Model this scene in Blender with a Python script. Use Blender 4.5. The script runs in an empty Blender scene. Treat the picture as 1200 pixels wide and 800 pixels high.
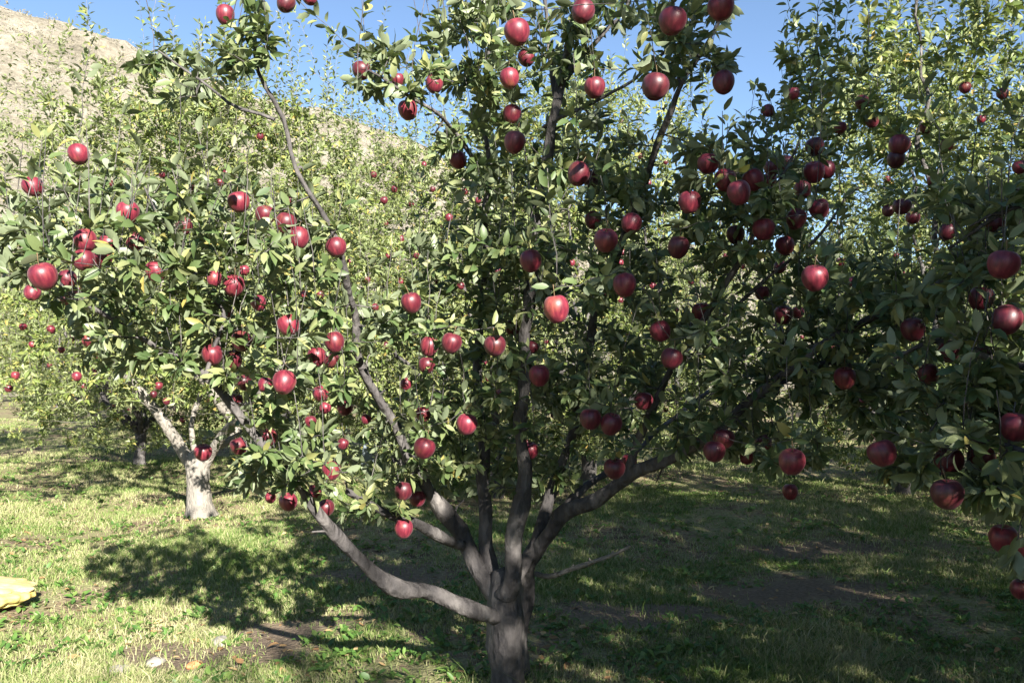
import bpy, math, random
import numpy as np
from mathutils import Vector, noise
from mathutils.bvhtree import BVHTree
R = math.radians
SC = bpy.context.scene
COL = SC.collection

# ---------------------------------------------------------------- camera, sky, sun, exposure
CAM_Z, F, HX, HY = 1.5, 960.0, 600.0, 435.0          # photo pixels (1200 wide): focal length, principal point, horizon
cam = bpy.data.cameras.new('camera'); cam_o = bpy.data.objects.new('camera', cam); COL.objects.link(cam_o)
cam_o.location = (0, 0, CAM_Z); cam_o.rotation_euler = (R(90), 0, 0)
cam.lens = 36*F/1200; cam.shift_y = 35/1200; cam.clip_end = 2000; cam.clip_start = 0.05
SC.camera = cam_o
SUN_AZ, SUN_EL = R(23), R(27.5)                        # sun behind the camera, to the right
w = bpy.data.worlds.new('World'); SC.world = w; w.use_nodes = True
nt = w.node_tree; nt.nodes.clear()
sky = nt.nodes.new('ShaderNodeTexSky'); sky.sky_type = 'NISHITA'; sky.sun_disc = False
sky.sun_elevation = SUN_EL; sky.sun_rotation = math.pi - SUN_AZ; sky.air_density = 1.0; sky.dust_density = 0.3; sky.ozone_density = 2.0
sky.altitude = 1500
bg = nt.nodes.new('ShaderNodeBackground'); bg.inputs[1].default_value = 0.056
wo = nt.nodes.new('ShaderNodeOutputWorld')
nt.links.new(sky.outputs[0], bg.inputs[0]); nt.links.new(bg.outputs[0], wo.inputs[0])
sl = bpy.data.lights.new('sun', 'SUN'); sl.energy = 5.0; sl.angle = R(0.53); sl.color = (1.0, 0.94, 0.84)
so = bpy.data.objects.new('sun', sl); COL.objects.link(so)
TO_SUN = Vector((math.sin(SUN_AZ)*math.cos(SUN_EL), -math.cos(SUN_AZ)*math.cos(SUN_EL), math.sin(SUN_EL)))
so.rotation_euler = TO_SUN.to_track_quat('Z', 'Y').to_euler(); so.location = (5, -6, 8)
vs = SC.view_settings; vs.view_transform = 'Standard'; vs.look = 'None'; vs.exposure = 2.05; vs.gamma = 1; vs.use_curve_mapping = False

def P(x, y, D):                                      # photo pixel + real distance -> world point
    return np.array(((x-HX)/F*D, D, CAM_Z-(y-HY)/F*D))

# ---------------------------------------------------------------- tags and objects
def tag(o, label=None, cat=None, group=None, kind=None):
    if label: o['label'] = label
    if cat: o['category'] = cat
    if group: o['group'] = group
    if kind: o['kind'] = kind
    return o
def empty(name, loc, label, cat, group=None):
    o = bpy.data.objects.new(name, None); COL.objects.link(o); o.location = loc; o.empty_display_size = .1
    return tag(o, label, cat, group)
def link(name, me, parent=None, mat=None):
    o = bpy.data.objects.new(name, me); COL.objects.link(o)
    if parent: o.parent = parent
    if mat and not me.materials: me.materials.append(mat)
    return o
def np_mesh(name, V, Fa, smooth=True, attr=None):
    V = np.asarray(V, np.float32); Fa = np.asarray(Fa, np.int32); k = Fa.shape[1]
    me = bpy.data.meshes.new(name)
    me.vertices.add(len(V)); me.vertices.foreach_set('co', V.ravel())
    me.loops.add(Fa.size); me.loops.foreach_set('vertex_index', Fa.ravel())
    me.polygons.add(len(Fa)); me.polygons.foreach_set('loop_start', np.arange(0, Fa.size, k, dtype=np.int32))
    me.polygons.foreach_set('use_smooth', np.full(len(Fa), smooth))
    me.update(calc_edges=True)
    if attr is not None:
        a = me.attributes.new('rnd', 'FLOAT', 'POINT'); a.data.foreach_set('value', np.asarray(attr, np.float32))
    me.validate(); return me

# ---------------------------------------------------------------- materials
def mat(name):
    m = bpy.data.materials.new(name); m.use_nodes = True; n = m.node_tree; n.nodes.clear()
    return m, n
def N(n, t, **kw):
    x = n.nodes.new(t)
    for k, v in kw.items(): setattr(x, k, v)
    return x
def ramp(n, stops, fac):
    r = N(n, 'ShaderNodeValToRGB'); e = r.color_ramp.elements
    while len(e) < len(stops): e.new(.5)
    for i, (p, c) in enumerate(stops): e[i].position = p; e[i].color = (*c, 1)
    n.links.new(fac, r.inputs[0]); return r
def leaf_mat(name, tops, under, rough=.5, trans=.35, tcol=(.16, .24, .03), spec=.5):
    m, n = mat(name); L = n.links.new
    at = N(n, 'ShaderNodeAttribute', attribute_name='rnd')
    r = ramp(n, tops, at.outputs['Fac'])
    geo = N(n, 'ShaderNodeNewGeometry')
    mx = N(n, 'ShaderNodeMix', data_type='RGBA'); L(geo.outputs['Backfacing'], mx.inputs[0]); L(r.outputs[0], mx.inputs[6]); mx.inputs[7].default_value = (*under, 1)
    p = N(n, 'ShaderNodeBsdfPrincipled'); L(mx.outputs[2], p.inputs['Base Color']); p.inputs['Roughness'].default_value = rough
    p.inputs['Specular IOR Level'].default_value = spec
    t = N(n, 'ShaderNodeBsdfTranslucent'); 
    tm = N(n, 'ShaderNodeMix', data_type='RGBA'); tm.inputs[0].default_value = .5; L(r.outputs[0], tm.inputs[6]); tm.inputs[7].default_value = (*tcol, 1)
    L(tm.outputs[2], t.inputs[0])
    s = N(n, 'ShaderNodeMixShader'); s.inputs[0].default_value = trans
    L(p.outputs[0], s.inputs[1]); L(t.outputs[0], s.inputs[2])
    o = N(n, 'ShaderNodeOutputMaterial'); L(s.outputs[0], o.inputs[0]); return m
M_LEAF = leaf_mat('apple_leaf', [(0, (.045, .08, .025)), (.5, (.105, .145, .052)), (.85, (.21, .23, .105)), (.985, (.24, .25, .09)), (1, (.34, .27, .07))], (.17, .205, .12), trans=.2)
M_LEAF_SUNLIT = leaf_mat('apple_leaf_sunlit', [(0, (.09, .13, .03)), (.5, (.16, .205, .05)), (.85, (.25, .27, .09)), (.96, (.34, .31, .09)), (1, (.38, .26, .08))], (.21, .25, .11), trans=.25)  # same apple leaf in a lighter tone, sunlight put into the colour

def bark_mat(name, c1, c2, c3):
    m, n = mat(name); L = n.links.new
    tc = N(n, 'ShaderNodeTexCoord')
    n1 = N(n, 'ShaderNodeTexNoise'); n1.inputs['Scale'].default_value = 9; n1.inputs['Detail'].default_value = 8; n1.inputs['Roughness'].default_value = .65
    mp = N(n, 'ShaderNodeMapping'); mp.inputs['Scale'].default_value = (1, 1, .45); L(tc.outputs['Object'], mp.inputs[0]); L(mp.outputs[0], n1.inputs[0])
    r = ramp(n, [(.3, c1), (.5, c2), (.7, c3)], n1.outputs[0])
    n2 = N(n, 'ShaderNodeTexNoise'); n2.inputs['Scale'].default_value = 60; n2.inputs['Detail'].default_value = 6; L(mp.outputs[0], n2.inputs[0])
    v = N(n, 'ShaderNodeTexVoronoi'); v.inputs['Scale'].default_value = 34; L(mp.outputs[0], v.inputs[0])
    ad = N(n, 'ShaderNodeMath', operation='ADD'); L(n2.outputs[0], ad.inputs[0]); L(v.outputs[0], ad.inputs[1])
    b = N(n, 'ShaderNodeBump'); b.inputs['Strength'].default_value = .8; b.inputs['Distance'].default_value = .014; L(ad.outputs[0], b.inputs['Height'])
    p = N(n, 'ShaderNodeBsdfPrincipled'); L(r.outputs[0], p.inputs['Base Color']); p.inputs['Roughness'].default_value = .85; p.inputs['Specular IOR Level'].default_value = .25
    L(b.outputs[0], p.inputs['Normal'])
    o = N(n, 'ShaderNodeOutputMaterial'); L(p.outputs[0], o.inputs[0]); return m
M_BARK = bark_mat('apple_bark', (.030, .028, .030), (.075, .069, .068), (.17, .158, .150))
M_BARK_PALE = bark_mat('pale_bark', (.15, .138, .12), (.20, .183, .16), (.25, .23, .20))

def apple_mat():
    m, n = mat('apple_skin'); L = n.links.new
    tc = N(n, 'ShaderNodeTexCoord'); oi = N(n, 'ShaderNodeObjectInfo')
    mp = N(n, 'ShaderNodeMapping'); mp.inputs['Scale'].default_value = (60, 60, 8); L(tc.outputs['Object'], mp.inputs[0])
    n1 = N(n, 'ShaderNodeTexNoise'); n1.inputs['Scale'].default_value = 1.4; n1.inputs['Detail'].default_value = 5; L(mp.outputs[0], n1.inputs[0])
    r = ramp(n, [(.3, (.060, .005, .012)), (.55, (.125, .011, .024)), (.78, (.25, .045, .046))], n1.outputs[0])
    v = N(n, 'ShaderNodeTexVoronoi'); v.inputs['Scale'].default_value = 230; L(tc.outputs['Object'], v.inputs[0])
    sp = ramp(n, [(0, (1, 1, 1)), (.16, (0, 0, 0))], v.outputs[0])
    m1 = N(n, 'ShaderNodeMix', data_type='RGBA'); mu = N(n, 'ShaderNodeMath', operation='MULTIPLY'); mu.inputs[1].default_value = .35; L(sp.outputs[0], mu.inputs[0])
    L(mu.outputs[0], m1.inputs[0]); L(r.outputs[0], m1.inputs[6]); m1.inputs[7].default_value = (.55, .28, .2, 1)
    n3 = N(n, 'ShaderNodeTexNoise', noise_dimensions='4D'); n3.inputs['Scale'].default_value = 16; n3.inputs['Detail'].default_value = 3; L(tc.outputs['Object'], n3.inputs[0])
    w4 = N(n, 'ShaderNodeMath', operation='MULTIPLY'); w4.inputs[1].default_value = 40; L(oi.outputs['Random'], w4.inputs[0]); L(w4.outputs[0], n3.inputs['W'])
    r3 = ramp(n, [(.58, (0, 0, 0)), (.8, (.28, .28, .28))], n3.outputs[0])
    m3 = N(n, 'ShaderNodeMix', data_type='RGBA'); L(r3.outputs[0], m3.inputs[0]); L(m1.outputs[2], m3.inputs[6]); m3.inputs[7].default_value = (.36, .17, .05, 1); m1 = m3
    hs = N(n, 'ShaderNodeHueSaturation'); L(m1.outputs[2], hs.inputs['Color'])
    va = N(n, 'ShaderNodeMapRange'); va.inputs[3].default_value = .5; va.inputs[4].default_value = 1.25; L(oi.outputs['Random'], va.inputs[0]); L(va.outputs[0], hs.inputs['Value'])
    p = N(n, 'ShaderNodeBsdfPrincipled'); L(hs.outputs[0], p.inputs['Base Color']); p.inputs['Roughness'].default_value = .46; p.inputs['Specular IOR Level'].default_value = .5
    p.inputs['Sheen Weight'].default_value = .06; p.inputs['Sheen Roughness'].default_value = .5; p.inputs['Sheen Tint'].default_value = (1, .75, .85, 1)
    p.inputs['Coat Weight'].default_value = .1; p.inputs['Coat Roughness'].default_value = .25
    b = N(n, 'ShaderNodeBump'); b.inputs['Strength'].default_value = .12; b.inputs['Distance'].default_value = .002; L(n1.outputs[0], b.inputs['Height']); L(b.outputs[0], p.inputs['Normal'])
    o = N(n, 'ShaderNodeOutputMaterial'); L(p.outputs[0], o.inputs[0]); return m
M_APPLE = apple_mat()
def plain(name, c, rough=.7, bump=0, scale=20, c2=None):
    m, n = mat(name); L = n.links.new
    tc = N(n, 'ShaderNodeTexCoord'); n1 = N(n, 'ShaderNodeTexNoise'); n1.inputs['Scale'].default_value = scale; n1.inputs['Detail'].default_value = 6; L(tc.outputs['Object'], n1.inputs[0])
    r = ramp(n, [(.35, c), (.68, c2 or tuple(min(1, q*1.35) for q in c))], n1.outputs[0])
    p = N(n, 'ShaderNodeBsdfPrincipled'); L(r.outputs[0], p.inputs['Base Color']); p.inputs['Roughness'].default_value = rough
    if bump:
        b = N(n, 'ShaderNodeBump'); b.inputs['Strength'].default_value = bump; b.inputs['Distance'].default_value = .02; L(n1.outputs[0], b.inputs['Height']); L(b.outputs[0], p.inputs['Normal'])
    o = N(n, 'ShaderNodeOutputMaterial'); L(p.outputs[0], o.inputs[0]); return m
M_STEM = plain('apple_stalk', (.12, .08, .04), .8)
M_SACK = plain('sack_weave', (.38, .30, .08), .75, .15, 22, (.46, .38, .14))
M_SACK2 = plain('sack_flap', (.38, .31, .12), .75, .15, 22, (.40, .31, .19))
M_STONE = plain('stone', (.20, .185, .165), .9, .5, 12)
M_FADED = plain('faded_apple', (.45, .16, .07), .6, .2, 20, (.6, .3, .13))
M_BLUE = plain('pale_board', (.13, .16, .18), .7, .1, 8, (.16, .19, .21))

def ground_color(n, blades=False):
    """bare soil / dry straw / green patches, laid out in world space and shared by turf and ground"""
    L = n.links.new
    geo = N(n, 'ShaderNodeNewGeometry')
    a = N(n, 'ShaderNodeTexNoise'); a.inputs['Scale'].default_value = .75; a.inputs['Detail'].default_value = 5; a.inputs['Roughness'].default_value = .6; L(geo.outputs['Position'], a.inputs[0])
    b = N(n, 'ShaderNodeTexNoise'); b.inputs['Scale'].default_value = 6; b.inputs['Detail'].default_value = 8; b.inputs['Roughness'].default_value = .7; L(geo.outputs['Position'], b.inputs[0])
    return geo, a, b
def ground_mat():
    m, n = mat('ground_soil'); L = n.links.new
    geo, a, b = ground_color(n)
    mx = N(n, 'ShaderNodeMath', operation='MULTIPLY_ADD'); mx.inputs[1].default_value = .5; L(b.outputs[0], mx.inputs[0])
    sc = N(n, 'ShaderNodeMath', operation='MULTIPLY'); sc.inputs[1].default_value = .5; L(a.outputs[0], sc.inputs[0]); L(sc.outputs[0], mx.inputs[2])
    r = ramp(n, [(.38, (.13, .15, .05)), (.47, (.22, .21, .11)), (.53, (.22, .17, .11)), (.59, (.10, .072, .052))], mx.outputs[0])
    c = N(n, 'ShaderNodeTexNoise'); c.inputs['Scale'].default_value = 45; c.inputs['Detail'].default_value = 8; L(geo.outputs['Position'], c.inputs[0])
    p = N(n, 'ShaderNodeBsdfPrincipled'); p.inputs['Roughness'].default_value = .95; p.inputs['Specular IOR Level'].default_value = .15
    hs = N(n, 'ShaderNodeHueSaturation'); va = N(n, 'ShaderNodeMapRange'); va.inputs[1].default_value = .3; va.inputs[2].default_value = .7; va.inputs[3].default_value = .65; va.inputs[4].default_value = 1.3
    L(c.outputs[0], va.inputs[0]); L(va.outputs[0], hs.inputs['Value'])
    ba = N(n, 'ShaderNodeAttribute', attribute_name='rnd'); mb = N(n, 'ShaderNodeMix', data_type='RGBA'); L(ba.outputs['Fac'], mb.inputs[0]); L(r.outputs[0], mb.inputs[6]); mb.inputs[7].default_value = (.15, .115, .085, 1); L(mb.outputs[2], hs.inputs['Color']); L(hs.outputs[0], p.inputs['Base Color'])
    bu = N(n, 'ShaderNodeBump'); bu.inputs['Strength'].default_value = .8; bu.inputs['Distance'].default_value = .03; L(c.outputs[0], bu.inputs['Height']); L(bu.outputs[0], p.inputs['Normal'])
    o = N(n, 'ShaderNodeOutputMaterial'); L(p.outputs[0], o.inputs[0]); return m
def grass_mat():
    m, n = mat('grass_blades'); L = n.links.new
    geo, a, b = ground_color(n)
    at = N(n, 'ShaderNodeAttribute', attribute_name='rnd')
    s1 = N(n, 'ShaderNodeMath', operation='MULTIPLY_ADD'); s1.inputs[1].default_value = .55; L(at.outputs['Fac'], s1.inputs[0])
    s2 = N(n, 'ShaderNodeMapRange'); s2.inputs[1].default_value = .3; s2.inputs[2].default_value = .7; s2.inputs[3].default_value = 0; s2.inputs[4].default_value = .5; L(a.outputs[0], s2.inputs[0]); L(s2.outputs[0], s1.inputs[2])
    r = ramp(n, [(.08, (.06, .13, .02)), (.34, (.14, .21, .05)), (.56, (.26, .29, .12)), (.76, (.38, .36, .20)), (1, (.44, .39, .26))], s1.outputs[0])
    p = N(n, 'ShaderNodeBsdfPrincipled'); L(r.outputs[0], p.inputs['Base Color']); p.inputs['Roughness'].default_value = .6; p.inputs['Specular IOR Level'].default_value = .25
    t = N(n, 'ShaderNodeBsdfTranslucent'); L(r.outputs[0], t.inputs[0])
    s = N(n, 'ShaderNodeMixShader'); s.inputs[0].default_value = .3; L(p.outputs[0], s.inputs[1]); L(t.outputs[0], s.inputs[2])
    o = N(n, 'ShaderNodeOutputMaterial'); L(s.outputs[0], o.inputs[0]); return m
def hill_mat():
    m, n = mat('hill_rock'); L = n.links.new
    geo = N(n, 'ShaderNodeNewGeometry')
    a = N(n, 'ShaderNodeTexNoise'); a.inputs['Scale'].default_value = .12; a.inputs['Detail'].default_value = 10; a.inputs['Roughness'].default_value = .68; L(geo.outputs['Position'], a.inputs[0])
    b = N(n, 'ShaderNodeTexNoise'); b.inputs['Scale'].default_value = 1.1; b.inputs['Detail'].default_value = 8; b.inputs['Roughness'].default_value = .75; L(geo.outputs['Position'], b.inputs[0])
    mx = N(n, 'ShaderNodeMix', data_type='FLOAT'); mx.inputs[0].default_value = .5; L(a.outputs[0], mx.inputs[2]); L(b.outputs[0], mx.inputs[3])
    r = ramp(n, [(.36, (.12, .11, .08)), (.46, (.27, .24, .185)), (.56, (.37, .335, .27)), (.68, (.46, .42, .36))], mx.outputs[0])
    p = N(n, 'ShaderNodeBsdfPrincipled'); L(r.outputs[0], p.inputs['Base Color']); p.inputs['Roughness'].default_value = .95; p.inputs['Specular IOR Level'].default_value = .1
    bu = N(n, 'ShaderNodeBump'); bu.inputs['Strength'].default_value = 1; bu.inputs['Distance'].default_value = 1.2; L(b.outputs[0], bu.inputs['Height']); L(bu.outputs[0], p.inputs['Normal'])
    o = N(n, 'ShaderNodeOutputMaterial'); L(p.outputs[0], o.inputs[0]); return m
M_GROUND, M_GRASS, M_HILL = ground_mat(), grass_mat(), hill_mat()

# ---------------------------------------------------------------- ground and hill
PATCH = [(-1.72, 4.38, .62, .30), (-1.25, 4.75, .4, .2), (1.9, 5.7, .9, .35), (.75, 5.0, .55, .3), (2.6, 7.0, .9, .3), (-.9, 6.0, .5, .3)]   # bare worn soil: x, y, half axes
def bare(x, y):
    k = np.zeros_like(x)
    for a, b, c, d in PATCH:
        q = ((x-a)/c)**2+((y-b)/d)**2+.35*np.sin(x*9+y*5)+.25*np.sin(y*17-x*7); k = np.maximum(k, np.clip(1.5-q, 0, 1))
    return k
def gh(x, y):                                        # gentle unevenness of the orchard floor
    return .035*np.sin(x*1.3+.4*y)+.03*np.sin(y*1.7-.6*x+1)+.015*np.sin(3.1*x+2.2*y)
def build_ground():
    xs = np.concatenate([np.linspace(-600, -16, 24), np.linspace(-15, 15, 151), np.linspace(16, 600, 24)])
    ys = np.concatenate([np.linspace(-60, -6, 8), np.linspace(-5, 35, 201), np.linspace(36, 900, 40)])
    X, Y = np.meshgrid(xs, ys); Z = gh(X, Y)*(np.abs(X) < 15.5)*(Y > -5.5)*(Y < 35.5)
    V = np.stack([X, Y, Z], -1).reshape(-1, 3); nx = len(xs)
    i, j = np.meshgrid(np.arange(len(ys)-1), np.arange(nx-1), indexing='ij'); q = (i*nx+j).ravel()
    Fa = np.stack([q, q+1, q+nx+1, q+nx], 1)
    tag(link('ground', np_mesh('ground', V, Fa, True, bare(V[:, 0], V[:, 1])), None, M_GROUND), kind='structure')
build_ground()
def build_hill():
    RX = [-260, -160, -81, -54, -34, -13.5, 13.5, 40, 81, 160, 260]; RZ = [95, 82, 60.5, 53, 44, 35, 26, 20, 16, 13, 10]
    xs = np.linspace(-230, 200, 240); ys = np.linspace(46, 190, 110); V = []
    for y in ys:
        t = min(1, max(0, (y-48)/82)); s = t*t*(3-2*t)*.55+t*.45
        if y > 130: s = 1-(y-130)/60*.35
        for x in xs:
            zr = np.interp(x*130/max(y, 60)*.35+x*.65, RX, RZ)
            n_ = noise.fractal(Vector((x*.03, y*.03, 1.7)), 1, 2, 6)*4.2 + noise.fractal(Vector((x*.16, y*.16, 4.7)), 1, 2, 4)*1.1
            g_ = abs(noise.noise(Vector((x*.11+3*noise.noise(Vector((x*.03, y*.03, 9))), y*.018, 3.3))))*3.2+abs(noise.noise(Vector((x*.35, y*.06, 8.3))))*1.1
            V.append((x, y, -.6+zr*s-g_*min(1, t*2)+n_*min(1, t*1.6)*(.35+.65*(s < .95))))
    nx = len(xs); i, j = np.meshgrid(np.arange(len(ys)-1), np.arange(nx-1), indexing='ij'); q = (i*nx+j).ravel()
    tag(link('hill', np_mesh('hill', V, np.stack([q, q+1, q+nx+1, q+nx], 1)), None, M_HILL), kind='structure')
    return np.array(V)
HILLV = build_hill()

# ---------------------------------------------------------------- leaves and branches
def norm(a): return a/np.maximum(np.linalg.norm(a, axis=-1, keepdims=True), 1e-9)
def leaf_mesh(name, pos, dr, nr, ln, wd, rng, fine=True):
    n = len(pos); dr = norm(dr); sd = norm(np.cross(dr, nr)); nr = np.cross(sd, dr)
    curl = rng.uniform(-.1, .6, n)[:, None]; fold = rng.uniform(.05, .6, n)[:, None]
    if fine:
        T = [(0, 0), (.14, -.6), (.22, 0), (.14, .6), (.36, -.97), (.42, 0), (.36, .97), (.72, -.8), (.72, 0), (.72, .8), (1, 0)]
        Fc = [(0, 2, 1), (0, 3, 2), (1, 2, 5), (1, 5, 4), (2, 3, 6), (2, 6, 5), (4, 5, 8), (4, 8, 7), (5, 6, 9), (5, 9, 8), (7, 8, 10), (8, 9, 10)]
        T[1] = (.14, -.55); T[3] = (.14, .55)
    else:
        T = [(0, 0), (.45, -1), (1, 0), (.45, 1)]; Fc = [(0, 2, 1), (0, 3, 2)]
    tw = rng.uniform(-.25, .25, n)[:, None]; V = []
    for u, v in T:
        V.append(pos + dr*(ln[:, None]*u) + sd*(wd[:, None]*.5*v) + nr*(wd[:, None]*.5*abs(v)*fold - ln[:, None]*curl*u*u + wd[:, None]*.5*v*u*tw))
    V = np.stack(V, 1).reshape(-1, 3); k = len(T)
    Fa = (np.arange(n)[:, None, None]*k + np.array(Fc)[None]).reshape(-1, 3)
    return np_mesh(name, V, Fa, fine, np.repeat(rng.random(n), k))

def tubes(name, paths, ends=True):
    """paths: list of (points, radii, sides, knobbly)"""
    V, Q = [], []; base = 0
    for pts, rad, k, kn in paths:
        pts = np.asarray(pts, float); m = len(pts)
        t = np.gradient(pts, axis=0); t = norm(t)
        up = np.array([0, 0, 1.]) if abs(t[0][2]) < .9 else np.array([1., 0, 0])
        a = norm(np.cross(t[0], up)); ang = np.arange(k)/k*2*math.pi
        for i in range(m):
            a = norm(a-t[i]*np.dot(a, t[i])); b = np.cross(t[i], a)
            rr = rad[i]*np.ones(k)
            if kn:
                for j in range(k):
                    q = pts[i]*9+np.array([math.cos(ang[j]), math.sin(ang[j]), 0])*.9
                    rr[j] *= 1+kn*noise.noise(Vector(q))
            V.append(pts[i]+np.outer(np.cos(ang)*rr, a)+np.outer(np.sin(ang)*rr, b))
        for i in range(m-1):
            for j in range(k):
                Q.append((base+i*k+j, base+i*k+(j+1) % k, base+(i+1)*k+(j+1) % k, base+(i+1)*k+j))
        V.append(pts[-1:]+t[-1]*rad[-1]*.5); c = base+m*k
        for j in range(k): Q.append((base+(m-1)*k+j, base+(m-1)*k+(j+1) % k, c, c))
        base += m*k+1
    V = np.concatenate(V); Q = [q if q[2] != q[3] else q for q in Q]
    me = bpy.data.meshes.new(name); me.from_pydata(V.tolist(), [], [q if q[2] != q[3] else q[:3] for q in Q]); 
    me.polygons.foreach_set('use_smooth', np.full(len(me.polygons), True)); me.update(); return me

def smooth_path(pts, rad, step=.06, wob=.0, seed=0):
    pts = np.asarray(pts, float); rad = np.asarray(rad, float)
    Pp = np.vstack([2*pts[0]-pts[1], pts, 2*pts[-1]-pts[-2]]); out, ro = [], []
    for i in range(1, len(Pp)-2):
        p0, p1, p2, p3 = Pp[i-1:i+3]; n = max(2, int(np.linalg.norm(p2-p1)/step))
        for s in range(n):
            t = s/n; out.append(.5*((2*p1)+(-p0+p2)*t+(2*p0-5*p1+4*p2-p3)*t*t+(-p0+3*p1-3*p2+p3)*t**3)); ro.append(rad[i-1]*(1-t)+rad[i]*t)
    out.append(pts[-1]); ro.append(rad[-1]); out = np.array(out)
    if wob:
        for i in range(1, len(out)):
            q = out[i]*4.6+seed; out[i] += wob*np.array(noise.noise_vector(Vector(q)))
    return out, np.array(ro)

class Tree:
    def __init__(s, seed, fine):
        s.rng = np.random.default_rng(seed); s.fine = fine
        s.limbs = []; s.pos = []; s.rad = []; s.lid = []; s.twigs = []; s.L = []; s.seed = seed
    def limb(s, pts, rad, sides=12, kn=.35, wob=.03, part='branch'):
        p, r = smooth_path(pts, rad, .05 if s.fine else .15, wob, s.seed)
        if s.fine: r = r*np.array([1+.28*noise.noise(Vector(q*7.0)) for q in p])
        spur = []
        if s.fine and part == 'branch' and len(p) > 14:
            for k in range(7, len(p)-3, 2):
                if s.rng.random() < .55:
                    d = s.rng.normal(0, 1, 3)+(0, 0, .5); d /= np.linalg.norm(d); l_ = s.rng.uniform(.025, .075); b_ = d+s.rng.normal(0, .4, 3)
                    spur.append((np.array([p[k], p[k]+d*(r[k]+l_*.4), p[k]+d*r[k]+b_*l_]), [.006, .005, .003], 5, 0))
        s.limbs.append([part, [(p, r, sides, kn)]+spur]); i = len(s.limbs)-1
        for a, b in zip(p[3:], r[3:]): s.pos.append(a); s.rad.append(b); s.lid.append(i)
        return p
    def leaves_on(s, path, n, size, start=0.):
        rng = s.rng; path = np.asarray(path); seg = np.linalg.norm(np.diff(path, axis=0), axis=1); cum = np.r_[0, np.cumsum(seg)]
        ts = np.sort(rng.uniform(start, 1, n))*cum[-1]; th = rng.uniform(0, 6.28)
        for i, t in enumerate(ts):
            k = min(np.searchsorted(cum, t, side='right')-1, len(seg)-1); f = (t-cum[k])/max(seg[k], 1e-6)
            p = path[k]*(1-f)+path[k+1]*f; tg = (path[k+1]-path[k])/max(seg[k], 1e-6)
            th += 2.4+rng.normal(0, .4)
            a = np.cross(tg, [.3, .2, .9]); a /= np.linalg.norm(a)+1e-9; b = np.cross(tg, a)
            rd = a*math.cos(th)+b*math.sin(th); end = t/cum[-1]
            d = rd*(1.-.35*end)+tg*(.35+.6*end)+np.array([0, 0, -.12])+rng.normal(0, .18, 3)
            d /= np.linalg.norm(d)
            nn = tg*.6+np.array([0, 0, .5])+rng.normal(0, .5, 3)
            l = size*rng.uniform(.65, 1.2); s.L.append((p+d*.012, d, nn, l, l*rng.uniform(.36, .52)))
    def grow(s, targets, leaves=15, size=.075, shoot=.25, leafy=.32, sl=(.15, .45)):
        rng = s.rng; T = [np.asarray(t[:3]) for t in targets]; sk = np.array(s.pos)
        d0 = [np.min(np.sum((sk-t)**2, 1)) for t in T]; order = np.argsort(d0)
        cap = len(s.pos)+len(T)*40; A = np.zeros((cap, 3)); n = len(s.pos); A[:n] = sk; rad = list(s.rad); lid = list(s.lid)
        for o in order:
            t = T[o]; d = A[:n]-t; c = np.linalg.norm(d, axis=1)+.45*np.maximum(0, d[:, 2]); k = int(np.argmin(c)); p = A[k]
            ds = np.linalg.norm(t-p)
            if ds < .02: continue
            mid = (p+t)/2+np.array([0, 0, -.06*ds])+rng.normal(0, .13*ds, 3)*(1, 1, .6); m = max(3, int(ds/.07))
            u = np.linspace(0, 1, m)[:, None]; path = (1-u)**2*p+2*u*(1-u)*mid+u*u*t
            path[1:-1] += rng.normal(0, .006, (m-2, 3))
            r0 = min(rad[k]*.7, .003+.006*ds); r1 = max(.0016, r0*.4); rr = np.linspace(r0, r1, m)
            pp, pr = [path], [rr]
            if rng.random() < shoot:                 # upright leafy shoot
                h = rng.uniform(*sl); q = max(3, int(h/.06)); ln = rng.normal(0, .16, 2)*h; z = np.linspace(0, 1, q)[1:, None]
                sh = t+np.hstack([ln[0]*z**1.4, ln[1]*z**1.4, h*z])+rng.normal(0, .004, (q-1, 3)); pp.append(sh); pr.append(np.linspace(r1, .0012, q-1))
                s.leaves_on(np.vstack([t, sh]), int(h/.022), size*.95)
            full = np.vstack(pp); fr = np.concatenate(pr)
            s.limbs[lid[k]][1].append((full, fr, 5 if s.fine else 3, 0))
            for a, b in zip(path[1:], rr[1:]):
                if n < cap: A[n] = a; n += 1; rad.append(b); lid.append(lid[k])
            st = max(0, 1-leafy/ds) if ds > leafy else 0
            s.leaves_on(path, leaves, size, st)
            # terminal rosette
            s.leaves_on(np.vstack([path[-2]*.3+path[-1]*.7, path[-1]+(path[-1]-path[-2])*.15]), 4, size)
    def cull(s, apples, keep=.12, lit=()):
        """no leaf grows through an apple; few hang right in front of one"""
        p = np.array([l[0]+l[1]*l[3]*.5 for l in s.L]); kill = np.zeros(len(p), bool)
        c = np.array([0, 0, CAM_Z]); dp = p-c; lp = np.linalg.norm(dp, axis=1); dpn = dp/lp[:, None]; rn = s.rng.random(len(p))
        for a, r in apples:
            a = np.asarray(a); da = a-c; la = np.linalg.norm(da); dn = da/la
            near = np.linalg.norm(p-a, axis=1) < r*1.25
            perp = np.linalg.norm(np.cross(dpn, dn), axis=1)*la
            kill |= near | ((perp < r*1.15) & (lp < la) & (rn > keep))
        sd = np.array(TO_SUN)
        for a, r in lit:                             # apples the sun reaches: few leaves between them and the sun
            q = p-np.asarray(a); al = q@sd; perp = np.linalg.norm(q-al[:, None]*sd, axis=1)
            kill |= (perp < r*1.2) & (al > 0) & (al < 3) & (s.rng.random(len(p)) > .12)
        s.L = [l for l, k in zip(s.L, kill) if not k]
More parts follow.
